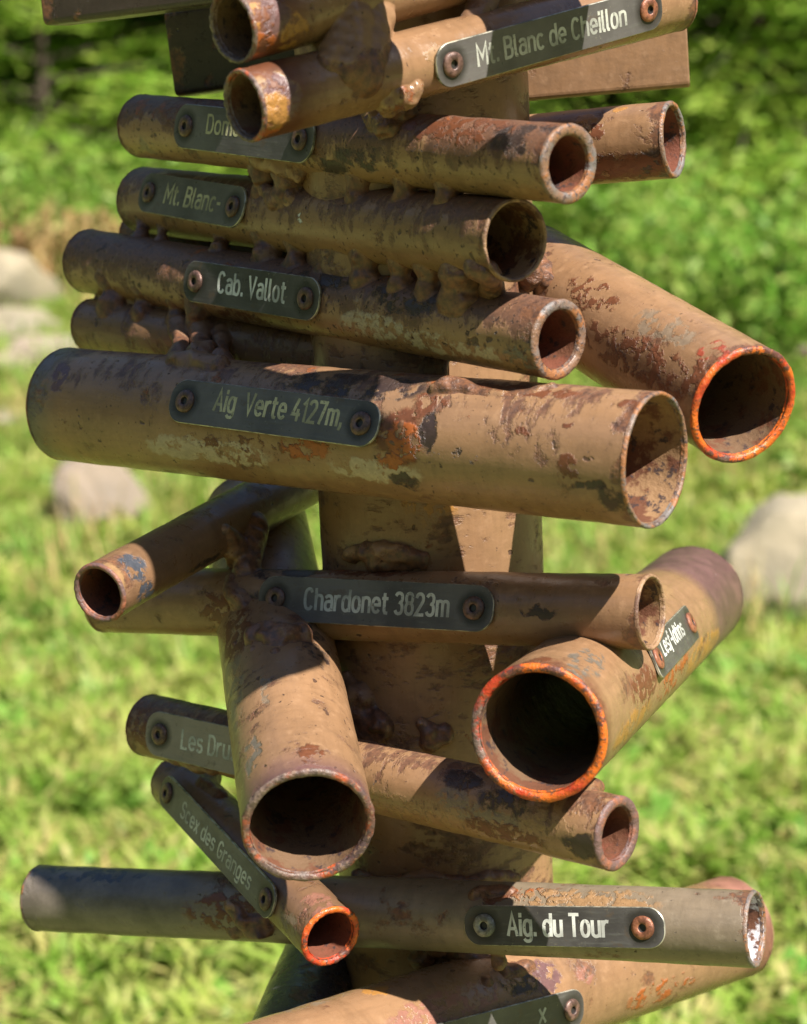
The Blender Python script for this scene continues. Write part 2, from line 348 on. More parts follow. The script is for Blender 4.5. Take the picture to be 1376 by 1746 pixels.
pipe('tour', (1290, 1584, 1.195), (66, 1531, 1.408), .045, .0026, 'longest level pipe of bare steel with plate reading Aig. du Tour', rim='steel', interior='white', rim_far='steel', paint=(.215, .165, .112),
     rust=.12, orange=.08, fine=.4, far_band=('steel', .135, .9), spots=[(900, 1525, .006, .03, 'orange', .55), (850, 1522, .008, .012, 'rust', .8), (1000, 1528, .006, .04, 'white', .35), (1000, 1535, .010, .05, 'tan', .6), (400, 1560, .014, .04, 'rust', .45), (420, 1590, .010, .012, 'tan', .4), (150, 1490, .008, .05, 'blue', .4)])
pipe('bottom', (228, 1925, 1.13), (1250, 1580, 1.50), .0750, .004, 'wide tan pipe crossing behind the Aig. du Tour pipe with a small dark plate', rim='redrust', interior='brown', rim_far='tan',
     rust=.08, orange=.14, fine=.25, rough=.3, far_band=('pink', .03, .5), spots=[(530, 1710, .010, .03, 'grey', .4), (640, 1690, .006, .010, 'gold', .6), (760, 1715, .012, .05, 'pink', .45), (880, 1660, .016, .02, 'dark', .6), (930, 1665, .012, .014, 'purple', .7), (1070, 1590, .008, .02, 'rust', .4), (1130, 1690, .01, .04, 'orange', .3), (1000, 1660, .006, .01, 'pink', .8)])
pipe('low_dark', (470, 1850, 1.26), (585, 1560, 1.50), .060, .004, 'glossy blackened pipe low on the left behind the wide bottom pipe', rust=.3, orange=0, fine=.5, paint=(.05, .045, .055), rough=.3)
# ---- pipes above the picture's top edge (the post goes on upwards and they shade the ones below)
EXTRA = [((1259, -183, 0.901), (392, -343, 1.141), 0.074), ((391, -435, 1.036), (777, -499, 1.233), 0.06), ((1101, -181, 0.998), (796, -258, 0.994), 0.05), ((1153, -274, 1.079), (777, -499, 1.233), 0.07)]
for i, (nr, fr, D) in enumerate(EXTRA):
    pipe('above_%d' % i, nr, fr, D, .003, None, rim='redrust', rust=.3, orange=.1)
# ---- rectangular tubes behind
def box_tube(a, b, hgt, dep, label, mat):
    M, L = frame(a, b)
    xl = M.inverted().to_3x3() @ Vector((0, 0, 1)); xl.z = 0; xl.normalize(); yl = Vector((0, 0, 1)).cross(xl)
    prof = []
    r = .004
    for sx, sy, a0 in ((1, 1, 0), (-1, 1, 90), (-1, -1, 180), (1, -1, 270)):
        for k in range(5):
            an = rad(a0 + 90 * k / 4)
            prof.append(xl * (sx * (hgt / 2 - r) + r * math.cos(an)) + yl * (sy * (dep / 2 - r) + r * math.sin(an)))
    n = len(prof); V = []; F = []
    for z in (0, .001, L - .001, L):
        for p_ in prof: V.append(Vector((p_.x, p_.y, z)) if 0 < z < L else Vector((p_.x * .985, p_.y * .985, z)))
    inn = len(V)
    for z in (0, .02, L - .02, L):
        for p_ in prof: V.append(Vector((p_.x * .88, p_.y * .80, z)))
    for base in (0, inn):
        for i in range(3):
            for k in range(n): F.append((base + i * n + k, base + i * n + (k + 1) % n, base + (i + 1) * n + (k + 1) % n, base + (i + 1) * n + k))
    for i0 in (0, 3):
        for k in range(n): F.append((i0 * n + k, i0 * n + (k + 1) % n, inn + i0 * n + (k + 1) % n, inn + i0 * n + k))
    o = mesh_obj('square_tube', V, F, mat, root, M, smooth=False)
    return tag(o, label)
dark_box = weathered('steel_dark_box', paint=(.055, .038, .030), rust=.2, orange=.1, fine=.3, seed=3)
tan_box = weathered('steel_tan_box', rust=.08, orange=.12, fine=.2, seed=5, rough=.45)
box_tube(P(92, -20, 1.36), P(560, -84, 1.25), .049, .03, 'dark square bar jutting left at the top edge of the picture', dark_box)
box_tube(P(309, 92, 1.40), P(640, 40, 1.33), .058, .03, 'dark square tube behind the two upper pipe mouths', dark_box)
box_tube(P(640, 118, 1.375), P(1172, 70, 1.345), .060, .03, 'tan square tube end behind the Mt. Blanc de Cheillon plate', tan_box)
# ------------------------------------------------------------------ stroke lettering
def arc(cx, cy, rx, ry, a0, a1, n=12, e=.85):
    pts = []
    for i in range(n + 1):
        a = rad(a0 + (a1 - a0) * i / n); c, s_ = math.cos(a), math.sin(a)
        pts.append((cx + rx * math.copysign(abs(c) ** e, c), cy + ry * math.copysign(abs(s_) ** e, s_)))
    return pts
X = .70
def O(w_=.40, h=X, y=0): return arc(w_ / 2, y + h / 2, w_ / 2, h / 2, 90, 450, 22)
G = {
 'o': (.40, [O()]), 'C': (.46, [arc(.23, .5, .23, .5, 45, 315, 18)]), 'c': (.36, [arc(.19, .35, .19, .35, 50, 310, 16)]),
 'h': (.38, [[(0, 0), (0, 1)], [(0, .5)] + arc(.19, .49, .19, .21, 150, 0, 8) + [(.38, 0)]]),
 'n': (.38, [[(0, 0), (0, X)], [(0, .5)] + arc(.19, .49, .19, .21, 150, 0, 8) + [(.38, 0)]]),
 'a': (.38, [[(.03, .62)] + arc(.19, .50, .19, .20, 110, 0, 8) + [(.38, 0)], [(.38, .42), (.2, .42)] + arc(.17, .21, .17, .21, 100, 270, 10) + [(.25, .0), (.38, .10)]]),
 'r': (.26, [[(0, 0), (0, X)], [(0, .48), (.08, .64), (.18, .70), (.26, .69)]]),
 'd': (.40, [[(.40, 0), (.40, 1)], arc(.19, .35, .19, .35, 50, 310, 16)]),
 'b': (.40, [[(0, 0), (0, 1)], arc(.21, .35, .19, .35, -130, 130, 16)]),
 'e': (.40, [[(0, .37), (.40, .37)] + arc(.2, .36, .2, .34, 5, 315, 18)]),
 't': (.24, [[(.08, .92), (.08, .12), (.14, .01), (.24, 0)], [(-.02, X), (.24, X)]]),
 'm': (.62, [[(0, 0), (0, X)], [(0, .5)] + arc(.155, .53, .155, .17, 150, 0, 7) + [(.31, 0)], [(.31, .5)] + arc(.465, .53, .155, .17, 150, 0, 7) + [(.62, 0)]]),
 'i': (.02, [[(.01, 0), (.01, X)], [(.01, .88), (.01, 1.0)]]), 'l': (.10, [[(0, 1), (0, .1), (.04, .01), (.10, 0)]]),
 'g': (.38, [arc(.19, .35, .19, .35, 50, 310, 16), [(.38, X), (.38, -.12)] + arc(.19, -.1, .19, .18, 0, -150, 8)]),
 'u': (.38, [[(0, X), (0, .2)] + arc(.19, .2, .19, .2, 180, 330, 8), [(.38, X), (.38, 0)]]),
 's': (.34, [arc(.17, .53, .16, .17, 30, 250, 10) + arc(.17, .18, .17, .18, 80, -150, 10)]),
 'x': (.34, [[(0, 0), (.34, X)], [(0, X), (.34, 0)]]), 'v': (.36, [[(0, X), (.18, 0), (.36, X)]]),
 'f': (.26, [[(.26, .98), (.16, 1.0), (.10, .88), (.02, -.22)], [(-.02, X), (.24, X)]]),
 '.': (.06, [[(.03, 0), (.03, .11)]]), ',': (.06, [[(.05, .12), (.05, -.02), (.0, -.16)]]), '-': (.22, [[(0, .42), (.2, .42)]]),
 ' ': (.18, []),
 'M': (.56, [[(0, 0), (0, 1), (.28, .35), (.56, 1), (.56, 0)]]), 'B': (.44, [[(0, 0), (0, 1)], [(0, 1), (.2, 1)] + arc(.21, .77, .2, .23, 90, -90, 8) + [(0, .54)], [(.2, .535)] + arc(.22, .27, .22, .27, 90, -90, 8) + [(0, 0)]]),
 'L': (.38, [[(0, 1), (0, 0), (.38, 0)]]), 'D': (.44, [[(0, 0), (0, 1), (.2, 1)] + arc(.22, .5, .22, .5, 80, -80, 14) + [(.18, 0), (0, 0)]]),
 'A': (.50, [[(0, 0), (.25, 1), (.50, 0)], [(.09, .30), (.41, .30)]]), 'V': (.48, [[(0, 1), (.24, 0), (.48, 1)]]), 'T': (.46, [[(0, 1), (.46, 1)], [(.23, 1), (.23, 0)]]),
 'S': (.42, [arc(.21, .76, .2, .24, 20, 250, 12) + arc(.21, .25, .21, .25, 75, -155, 12)]),
 'G': (.46, [arc(.23, .5, .23, .5, 45, 350, 18) + [(.46, .45), (.25, .45)]]),
 '3': (.40, [arc(.2, .76, .19, .24, 150, -70, 10), arc(.2, .27, .2, .27, 80, -150, 12)]), '8': (.40, [arc(.2, .76, .18, .24, 90, 450, 18), arc(.2, .27, .2, .27, 90, 450, 18)]),
 '2': (.40, [arc(.2, .76, .19, .24, 165, -30, 12) + [(0, 0), (.40, 0)]]), '4': (.44, [[(.25, 1), (0, .28), (.44, .28)], [(.32, .5), (.32, 0)]]),
 '1': (.18, [[(0, .8), (.15, 1), (.15, 0)]]), '7': (.40, [[(0, 1), (.40, 1), (.14, 0)]]),
}
def stroke(pts, w_, z, V, F, h=.0003):
    """a flat bar of constant width along the points, with square ends and thickness"""
    P2 = [Vector((p[0], p[1])) for p in pts]
    Q = [P2[0]]
    for p in P2[1:]:
        if (p - Q[-1]).length > 1e-6: Q.append(p)
    if len(Q) < 2: return
    base = len(V); n = len(Q)
    for i, p in enumerate(Q):
        d0 = (Q[i] - Q[i - 1]).normalized() if i else (Q[1] - Q[0]).normalized()
        d1 = (Q[i + 1] - Q[i]).normalized() if i < n - 1 else d0
        t = (d0 + d1); t = t.normalized() if t.length > 1e-4 else d0
        nn = Vector((-t.y, t.x)); k = w_ / 2 / max(.45, nn.dot(Vector((-d0.y, d0.x))))
        q = p + (t * (-w_ * .3 if i == 0 else (w_ * .3 if i == n - 1 else 0)))
        for sgn in (1, -1):
            V.append(Vector((q.x + nn.x * k * sgn, q.y + nn.y * k * sgn, z)))
            V.append(Vector((q.x + nn.x * k * sgn, q.y + nn.y * k * sgn, z - h)))
    for i in range(n - 1):
        a = base + 4 * i; b = a + 4
        F.append((a, a + 2, b + 2, b)); F.append((a, b, b + 1, a + 1)); F.append((a + 2, a + 3, b + 3, b + 2))
    F.append((base, base + 1, base + 3, base + 2)); e = base + 4 * (n - 1); F.append((e, e + 2, e + 3, e + 1))
def text_mesh(txt, x0, x1, cap, y0, z, sw=.155, gap=.20):
    wd = 0; lay = []
    for ch in txt:
        g = G[ch]; lay.append((wd, g)); wd += g[0] + (gap if ch != ' ' else .10)
    wd -= gap
    sx = (x1 - x0) / wd; V, F = [], []; k = 0
    for off, g in lay:
        for st in g[1]:
            k += 1
            stroke([(x0 + (off + p[0]) * sx, y0 + p[1] * cap) for p in st], sw * cap, z + (k % 3) * .00001, V, F)
    return V, F
def letter_mat(name, c, worn):
    s = N(name); g = s.n('ShaderNodeTexCoord').outputs['Object']
    a = s.noise(g, 55, 3, .5); f = s.noise(g, 700, 3, .6)
    col = s.mix(s.mr(a, .42, .60), c, tuple(x * .55 for x in c)); col = s.mix(s.mr(f, .66 - worn * .16, .74 - worn * .12), col, (.12, .115, .09))
    s.p(Base_Color=col, Roughness=.38); return s.m
LET = {'white': letter_mat('engraving_white', (.72, .72, .66), .2), 'gold': letter_mat('engraving_gold', (.50, .46, .27), .45), 'pale': letter_mat('engraving_pale', (.52, .52, .45), .4)}
def plate_mats():
    s = N('plate_face'); g = s.n('ShaderNodeTexCoord').outputs['Object']
    a = s.noise(g, 22, 5, .6); b = s.noise(s.scale(g, (.12, 1, 1)), 420, 3, .6); f = s.noise(g, 300, 4, .7)
    col = s.mix(s.mr(a, .35, .65), (.060, .056, .047), (.125, .118, .100)); col = s.mix(s.mr(f, .64, .70), col, (.17, .16, .12))
    col = s.mix(s.mr(b, .55, .75, 0, .4), col, (.13, .14, .13))
    s.p(Base_Color=col, Metallic=.1, Roughness=s.mr(a, .3, .7, .30, .48)); s.bump(b, .25, .0003)
    e = N('plate_edge'); g = e.n('ShaderNodeTexCoord').outputs['Object']; a = e.noise(g, 120, 4, .7)
    e.p(Base_Color=e.mix(e.mr(a, .42, .6), (.50, .47, .37), (.13, .13, .11)), Metallic=.5, Roughness=.35)
    return s.m, e.m
PF, PE = plate_mats()
lp = N('plate_face_warm'); g = lp.n('ShaderNodeTexCoord').outputs['Object']; a = lp.noise(g, 22, 5, .6); f = lp.noise(g, 300, 4, .7)
lp.p(Base_Color=lp.mix(lp.mr(f, .6, .7), lp.mix(lp.mr(a, .35, .65), (.15, .125, .095), (.21, .18, .14)), (.10, .08, .06)), Metallic=.15, Roughness=.38); lp.bump(f, .3, .0004)
PF_WARM = lp.m
def rivet_mat(name, c):
    s = N(name); g = s.n('ShaderNodeTexCoord').outputs['Object']; a = s.noise(g, 220, 5, .7); b = s.noise(g, 90, 4, .6)
    s.p(Base_Color=s.mix(s.mr(a, .42, .6), c, tuple(x * .4 for x in c)), Roughness=.42, Metallic=.25); s.bump(s.math('ADD', a, b), .8, .0006); return s.m
RIV = {'brown': rivet_mat('rivet_brown', (.19, .105, .08)), 'steel': rivet_mat('rivet_steel', (.30, .29, .26)), 'copper': rivet_mat('rivet_copper', (.34, .13, .07))}
HOLE = N('rivet_hole'); HOLE.p(Base_Color=(.02, .012, .01), Roughness=.8); HOLE = HOLE.m
def plate_face(key, a1, a2):
    s = N('plate_' + key); g = s.n('ShaderNodeTexCoord').outputs['Object']
    sd = (hash_(key) % 31) * .17; gg = s.vm('ADD', g, (sd, sd, 0))
    a = s.noise(gg, 22, 5, .6); b = s.noise(s.scale(gg, (.12, 1, 1)), 420, 3, .6); f = s.noise(gg, 300, 4, .7); m = s.noise(gg, 70, 6, .7)
    c1, c2 = ((.22, .18, .145), (.30, .25, .205)) if key == 'drus' else (((.048, .043, .041), (.100, .092, .086)) if key in ('vallot', 'tour', 'bottom', 'echo') else ((.066, .059, .056), (.132, .120, .112)))
    col = s.mix(s.mr(a, .35, .65), c1, c2); col = s.mix(s.mr(f, .64, .70), col, (.17, .16, .12))
    col = s.mix(s.mr(b, .55, .75, 0, .4), col, (.15, .15, .13)); col = s.mix(s.mr(m, .58, .66, 0, .6), col, (.10, .065, .04))
    for q in (a1, a2):
        d = s.vm('LENGTH', s.vm('SUBTRACT', g, (q.x, q.y, q.z))); d = s.math('ADD', d, s.math('MULTIPLY', s.math('SUBTRACT', m, .5), .006))
        col = s.mix(s.mr(d, .0125, .0085, 0, .85), col, (.028, .024, .020))
    s.p(Base_Color=col, Metallic=.1, Roughness=s.mr(m, .3, .7, .24, .50)); s.bump(s.math('ADD', b, s.math('MULTIPLY', m, 1.5)), .35, .0004)
    return s.m
def plate(key, r1, r2, hw, txt, t0, t1, cap, lm='white', base_y=None, label=None, riv=('brown', 'brown'), rr=.0072, ext=None, roundness=.85, txt_off=0, parts=None):
    """r1, r2: where the two rivets show; the plate lies on the pipe between them"""
    p = PIPES[key]; a, b, R = p['a'], p['b'], p['R']; M = p['M']
    h1 = M @ hit_cyl(a, b, R, *r1); h2 = M @ hit_cyl(a, b, R, *r2)
    d = p['d'].copy()
    if (h2 - h1).dot(d) < 0: d = -d
    def radial(h):
        q = a + p['d'] * (h - a).dot(p['d']); return (h - q).normalized()
    n = (radial(h1) + radial(h2)).normalized(); n = (n - d * n.dot(d)).normalized()
    y = n.cross(d); mid = (h1 + h2) / 2; q = a + p['d'] * (mid - a).dot(p['d'])
    th = .0016; org = q + n * (R + .0004)
    PM = Matrix.Translation(org) @ Matrix((d, y, n)).transposed().to_4x4()
    Pi = PM.inverted()
    def loc(px, py, zz=th):
        o = Pi @ CAM_POS; dd = Pi.to_3x3() @ ray(px, py); t = (zz - o.z) / dd.z; return o + dd * t
    a1, a2 = loc(*r1), loc(*r2); cy = (a1.y + a2.y) / 2
    # tilt of the plate about its normal
    ang = math.atan2(a2.y - a1.y, a2.x - a1.x)
    PM = PM @ Matrix.Translation((( a1.x + a2.x) / 2, cy, 0)) @ Matrix.Rotation(ang, 4, 'Z'); Pi = PM.inverted()
    a1, a2 = loc(*r1), loc(*r2); ex = ext if ext else hw * .92
    x0, x1 = a1.x - ex, a2.x + ex; cr = hw * roundness; seg = 12
    def outline(ins, z):
        pts = []
        for cx_, cy_, s0 in ((x1 - cr, hw - cr, 0), (x0 + cr, hw - cr, 90), (x0 + cr, -hw + cr, 180), (x1 - cr, -hw + cr, 270)):
            for k in range(seg + 1):
                t = rad(s0 + 90 * k / seg); pts.append(Vector((cx_ + (cr - ins) * math.cos(t), cy_ + (cr - ins) * math.sin(t), z)))
        return pts
    V = []; rings = [outline(0, 0), outline(0, th - .00035), outline(.00035, th)]
    for r_ in rings: V += r_
    m = len(rings[0]); F = []; mi = []
    for i in range(2):
        for k in range(m): F.append((i * m + k, i * m + (k + 1) % m, (i + 1) * m + (k + 1) % m, (i + 1) * m + k)); mi.append(1)
    F.append(tuple(range(2 * m, 3 * m))); mi.append(0); F.append(tuple(range(m - 1, -1, -1))); mi.append(0)
    o = mesh_obj('name_plate', V, F, [plate_face(key, a1, a2), PE], p['o'], PM, smooth=False, mi=mi)
    if label: tag(o, label)
    if txt:
        l0, l1 = loc(*t0), loc(*t1)
        V, F = text_mesh(txt, l0.x, l1.x, cap, (l0.y + l1.y) / 2 if base_y is None else base_y, th + .00012)
        mesh_obj('lettering', V, F, LET[lm], p['o'], PM, smooth=False)
    for pt, rk in ((a1, riv[0]), (a2, riv[1])):
        prof = [(rr, 0), (rr * 1.0, .0006), (rr * .93, .0013), (rr * .72, .0019), (rr * .45, .0020), (rr * .34, .0016), (rr * .30, .0004), (rr * .26, -.0006)]
        V, F, mi2 = [], [], []; sg = 28; rz = random.random() * 3
        for i, (q_, z) in enumerate(prof):
            for k in range(sg):
                t = 2 * math.pi * k / sg; wv = 1 + .035 * noise.noise(Vector((math.cos(t) * 1.5 + rz, math.sin(t) * 1.5, i * .2)))
                V.append(Vector((q_ * wv * math.cos(t), q_ * wv * math.sin(t), z)))
        for i in range(len(prof) - 1):
            for k in range(sg):
                F.append((i * sg + k, i * sg + (k + 1) % sg, (i + 1) * sg + (k + 1) % sg, (i + 1) * sg + k)); mi2.append(1 if i >= 5 else 0)
        F.append(tuple((len(prof) - 1) * sg + k for k in range(sg))); mi2.append(1)
        mesh_obj('rivet', V, F, [RIV[rk], HOLE], p['o'], PM @ Matrix.Translation((pt.x, pt.y, th)), mi=mi2)
    return o
plate('cheillon', (772, 110), (1106, 17), .0125, 'Mt. Blanc de Cheillon', (816, 108), (1068, 46), .0116, 'pale', riv=('brown', 'copper'))
plate('dome', (317, 215), (511, 237), .0145, 'Dome', (352, 225), (406, 233), .0112, 'gold')
plate('mt_blanc', (254, 328), (397, 352), .0138, 'Mt. Blanc-', (279, 345), (372, 361), .0125, 'gold')
plate('vallot', (333, 480), (521, 509), .0135, 'Cab. Vallot', (371, 498), (484, 515), .0128, 'white')
plate('verte', (316, 684), (615, 722), .0138, 'Aig  Verte 4127m,', (364, 699), (580, 726), .0128, 'gold')
plate('chardonet', (470, 1020), (808, 1037), .0142, 'Chardonet 3823m', (519, 1038), (763, 1051), .0128, 'pale')
plate('drus', (272, 1252), (470, 1298), .0150, 'Les Drus', (309, 1275), (402, 1297), .0120, 'pale', label='warm grey plate')
plate('granges', (285, 1352), (453, 1533), .0115, 'Scex des Granges', (307, 1392), (424, 1516), .0105, 'pale')
plate('tour', (826, 1578), (1096, 1582), .0122, 'Aig. du Tour', (867, 1594), (1037, 1597), .0128, 'white', riv=('steel', 'copper'), ext=.0135)
plate('echo', (1122, 1122), (1178, 1062), .0120, 'Lesf-ldtins', (1134, 1118), (1168, 1080), .0105, 'white', riv=('copper', 'copper'), ext=.008, roundness=.4)
plate('bottom', (740, 1785), (975, 1722), .0130, 'x', (920, 1744), (930, 1742), .0120, 'pale')
# ------------------------------------------------------------------ welds
def icosphere(sub):
    bm = bmesh.new(); bmesh.ops.create_icosphere(bm, subdivisions=sub, radius=1)
    v = [x.co.copy() for x in bm.verts]; f = [tuple(y.index for y in x.verts) for x in bm.faces]; bm.free(); return v, f
ICO = icosphere(2)
weld_mat = weathered('weld_brown', rust=.18, orange=.10, fine=.5, rough=.42, seed=8, bumps=1.2)
weld_dark = weathered('weld_dark', rust=.42, orange=.15, fine=.6, rough=.45, seed=9, paint=(.21, .115, .065))
weld_rust = weathered('weld_rust', rust=.5, orange=.6, fine=.4, rough=.22, seed=11, bumps=1.3)
def stub(V, F, key, c0, lo, hi):
    """a closed length of pipe, so that the fused bead flows into it"""
    p = PIPES[key]; R = p['R'] - .00035; M = p['M']; i = len(V); sg = 36; nz = 6
    for j in range(nz + 1):
        z = lo + (hi - lo) * j / nz
        for k in range(sg):
            a = 2 * math.pi * k / sg; V.append(M @ Vector((R * math.cos(a), R * math.sin(a), z)) - c0)
    for j in range(nz):
        for k in range(sg): F.append((i + j * sg + k, i + j * sg + (k + 1) % sg, i + (j + 1) * sg + (k + 1) % sg, i + (j + 1) * sg + k))
    F.append(tuple(i + k for k in range(sg - 1, -1, -1))); F.append(tuple(i + nz * sg + k for k in range(sg)))
def weld(balls, mat=None, rough=.22, onto=(), pad=1.6, soft=14):
    """balls: (point, radius); fused into one lumpy bead"""
    more = []
    for (p0, r0), (p1, r1) in zip(balls, balls[1:]):
        if (p0 - p1).length < 4.5 * max(r0, r1):
            more += [(p0.lerp(p1, t), (r0 * (1 - t) + r1 * t) * .97) for t in (.25, .5, .75)]
    balls = balls + more
    V, F = [], []
    s0 = random.random() * 50
    c0 = balls[0][0]
    for (c, r) in balls:
        i = len(V)
        for v in ICO[0]:
            d = 1 + rough * noise.noise((c + v * r) * 170 + Vector((s0, 0, 0)))
            V.append((c - c0) + v * r * d)
        F += [tuple(x + i for x in f) for f in ICO[1]]
    for key in onto:
        p = PIPES[key]; Mi = p['M'].inverted(); zs = []
        for (c, r) in balls:
            q = Mi @ c
            if math.hypot(q.x, q.y) < p['R'] + r * 1.3: zs += [q.z - r * pad, q.z + r * pad]
        if zs and min(zs) < p['L'] - .07: stub(V, F, key, c0, max(.004, min(zs)), min(p['L'] - .055, max(zs)))
    o = mesh_obj('weld', V, F, mat or weld_mat, root, Matrix.Translation(c0))
    m = o.modifiers.new('fuse', 'REMESH'); m.mode = 'VOXEL'; m.voxel_size = .0011; m.use_smooth_shade = True
    m2 = o.modifiers.new('soften', 'SMOOTH'); m2.iterations = soft; m2.factor = .6
    return o
def axis_pt(key, px, py=None):
    """the point of a pipe's axis that shows at column px"""
    p = PIPES[key]; best = None
    for i in range(201):
        q = p['a'].lerp(p['b'], i / 200); c = CAM_M.inverted() @ q
        x = CX + c.x / -c.z * FPX
        if best is None or abs(x - px) < best[0]: best = (abs(x - px), q)
    return best[1]
def bridge(ka, kb, px, r, mat=None, lean=0, front=.5, flare=1.5):
    A, B = axis_pt(ka, px + lean), axis_pt(kb, px); Ra, Rb = PIPES[ka]['R'], PIPES[kb]['R']
    ab = (B - A).normalized(); fr = (CAM_POS - A).normalized(); fr = (fr - ab * fr.dot(ab)).normalized()
    pa = A + (ab * (1 - front * .42) + fr * front).normalized() * Ra; pb = B + (-ab * (1 - front * .42) + fr * front).normalized() * Rb
    balls = []
    n = 9
    for i in range(n):
        t = i / (n - 1); k = abs(t - .5) * 2
        balls.append((pa.lerp(pb, t) + fr * (-.0015 * (1 - k)), 1.15 * r * (.9 + (flare - .9) * k ** 2.2)))
    return weld(balls, mat, onto=(ka, kb), pad=2.2, rough=.3)
def surf(key, px, py, lift=0.0):
    p = PIPES[key]; h = p['M'] @ hit_cyl(p['a'], p['b'], p['R'], px, py); return h + (CAM_POS - h).normalized() * lift
def lump(spec, mat=None, rough=.35): return weld([(surf(k, x, y, l - r * .35), r) for (k, x, y, l, r) in spec], mat, rough, onto=sorted({q[0] for q in spec}), soft=9)
for px, r in ((235, .004), (280, .0032), (376, .0042), (458, .0062), (556, .0044), (505, .0048), (628, .0068), (682, .0052), (735, .0055), (790, .0085)):
    bridge('mt_blanc', 'vallot', px, r, weld_dark if px in (280, 458, 556) else weld_mat, lean=random.uniform(-8, 8))
for px, r in ((455, .0070), (500, .0085), (560, .0050), (615, .0060), (690, .0048), (762, .0048)):
    bridge('dome', 'mt_blanc', px, r)
weld([(surf('mt_blanc', 812, 455, -.004), .008), (surf('mt_blanc', 826, 462, -.004), .008), (surf('mt_blanc', 838, 472, -.005), .007), (surf('vallot', 838, 500, -.006), .009), (surf('vallot', 815, 502, -.005), .008), (surf('vallot', 790, 500, -.006), .008)], weld_mat, onto=('mt_blanc', 'vallot'))
for px, r in ((190, .0070), (245, .0055), (300, .0045), (345, .0075)):
    bridge('vallot', 'hidden', px, r, weld_dark if px > 280 else weld_mat, front=.8)
lump([('vallot', 180, 510, .0, .008), ('vallot', 215, 518, .002, .007), ('vallot', 250, 522, -.001, .007)], weld_mat, .6)
for px, r in ((310, .0060), (345, .0075), (380, .005)): bridge('hidden', 'verte', px, r, weld_dark, front=.75)
lump([('verte', 745, 668, -.001, .006), ('verte', 765, 662, .000, .0075), ('verte', 785, 664, -.002, .007), ('verte', 820, 672, -.003, .0045), ('verte', 860, 676, -.003, .004), ('verte', 900, 672, -.003, .004), ('verte', 940, 662, -.002, .0035)], weld_rust)
lump([('verte', 690, 720, -.001, .0022), ('verte', 676, 738, -.001, .0025), ('verte', 668, 752, -.001, .0022), ('verte', 688, 765, -.001, .0018), ('verte', 700, 740, -.001, .002)], weld_rust, .9)
weld([(surf('dome', 660, 215, .002), .008), (surf('dome', 690, 195, .003), .009), (surf('cheillon', 690, 165, -.002), .009), (surf('cheillon', 705, 150, -.003), .006), (surf('dome', 650, 205, .0), .009), (surf('dome', 640, 190, -.002), .009), (surf('cheillon', 670, 170, -.003), .010)], weld_rust, .5, onto=('dome', 'cheillon'), soft=6)
weld([(surf('cheillon', 600, 120, -.004), .012), (surf('top_a', 600, 35, -.004), .012), (surf('cheillon', 560, 110, -.006), .009), (P(590, 90, 1.12), .012), (P(620, 80, 1.125), .011), (P(555, 82, 1.123), .009), (surf('cheillon', 620, 130, -.006), .012), (surf('top_a', 640, 30, -.006), .012)], weld_mat, .15, onto=('top_a', 'cheillon'))
weld([(P(800, 60, 1.17), .009), (P(820, 20, 1.18), .010), (P(830, 0, 1.18), .009)], weld_dark, .3)
weld([(surf('right_big', 925, 455, .0), .007), (surf('right_big', 932, 480, .0), .006), (surf('right_big', 915, 440, -.002), .007), (P(905, 470, 1.26), .009)], weld_rust, .5)
# junction of the small left pipe, Chardonet and the wide pipe
lump([('left_small', 400, 990, .0, .008), ('chardonet', 400, 1015, .0, .008), ('chardonet', 430, 1040, .0, .008), ('chardonet', 410, 1065, -.002, .008), ('left_big', 440, 1085, .0, .009), ('left_big', 480, 1090, .0, .010), ('left_big', 510, 1085, .0, .009), ('chardonet', 460, 1060, -.002, .009)], weld_dark, .5)
lump([('left_small', 385, 905, .001, .004), ('left_small', 395, 930, -.002, .010), ('left_small', 420, 960, -.002, .012), ('left_small', 430, 900, -.004, .012), ('chardonet', 420, 975, -.002, .010)], weld_mat, .25)
lump([('left_big', 400, 1100, -.001, .003), ('left_big', 430, 1108, -.001, .003), ('left_big', 470, 1112, -.001, .003), ('left_big', 510, 1108, -.001, .003)], weld_dark, .4)
def pole_pt(px, py, lift=0.0):
    o = CAM_POS - Vector((pole_c.x, pole_c.y, 0)); d = ray(px, py)
    A = d.x**2 + d.y**2; B = o.x * d.x + o.y * d.y; Cc = o.x**2 + o.y**2 - POLE_R**2
    t = (-B - math.sqrt(max(0, B * B - A * Cc))) / A
    return CAM_POS + d * (t - lift)
# beads on the pole
weld([(pole_pt(600, 945), .006), (pole_pt(625, 942), .007), (pole_pt(655, 940), .008), (pole_pt(690, 946), .007), (pole_pt(720, 955), .006), (pole_pt(640, 962), .007)], weld_mat, .5)
weld([(pole_pt(590, 1170), .011), (pole_pt(620, 1190), .010), (pole_pt(610, 1220), .012), (pole_pt(650, 1235), .010), (pole_pt(600, 1250), .012), (pole_pt(640, 1265), .008)], weld_dark, .6)
weld([(pole_pt(720, 1235), .005), (pole_pt(735, 1250), .007), (pole_pt(730, 1270), .006), (pole_pt(760, 1250), .006)], weld_mat, .5)
weld([(pole_pt(x, 1500 + 6 * math.sin(x * .05)), .0055) for x in range(610, 880, 14)], weld_dark, .5)
weld([(pole_pt(790, 1540), .010), (pole_pt(760, 1560), .012), (pole_pt(740, 1600), .012), (pole_pt(780, 1620), .010), (pole_pt(820, 1640), .012), (pole_pt(850, 1650), .010), (pole_pt(720, 1630), .010)], weld_dark, .5)
lump([('tour', 815, 1525, .0, .005), ('tour', 840, 1522, .0, .006), ('tour', 865, 1521, -.002, .005)], weld_rust, .5)
weld([(P(1000, 1350, 1.165), .009), (P(1015, 1342, 1.17), .006), (P(990, 1375, 1.16), .008), (P(1010, 1360, 1.155), .007), (P(975, 1388, 1.155), .006)], weld_mat, .3)
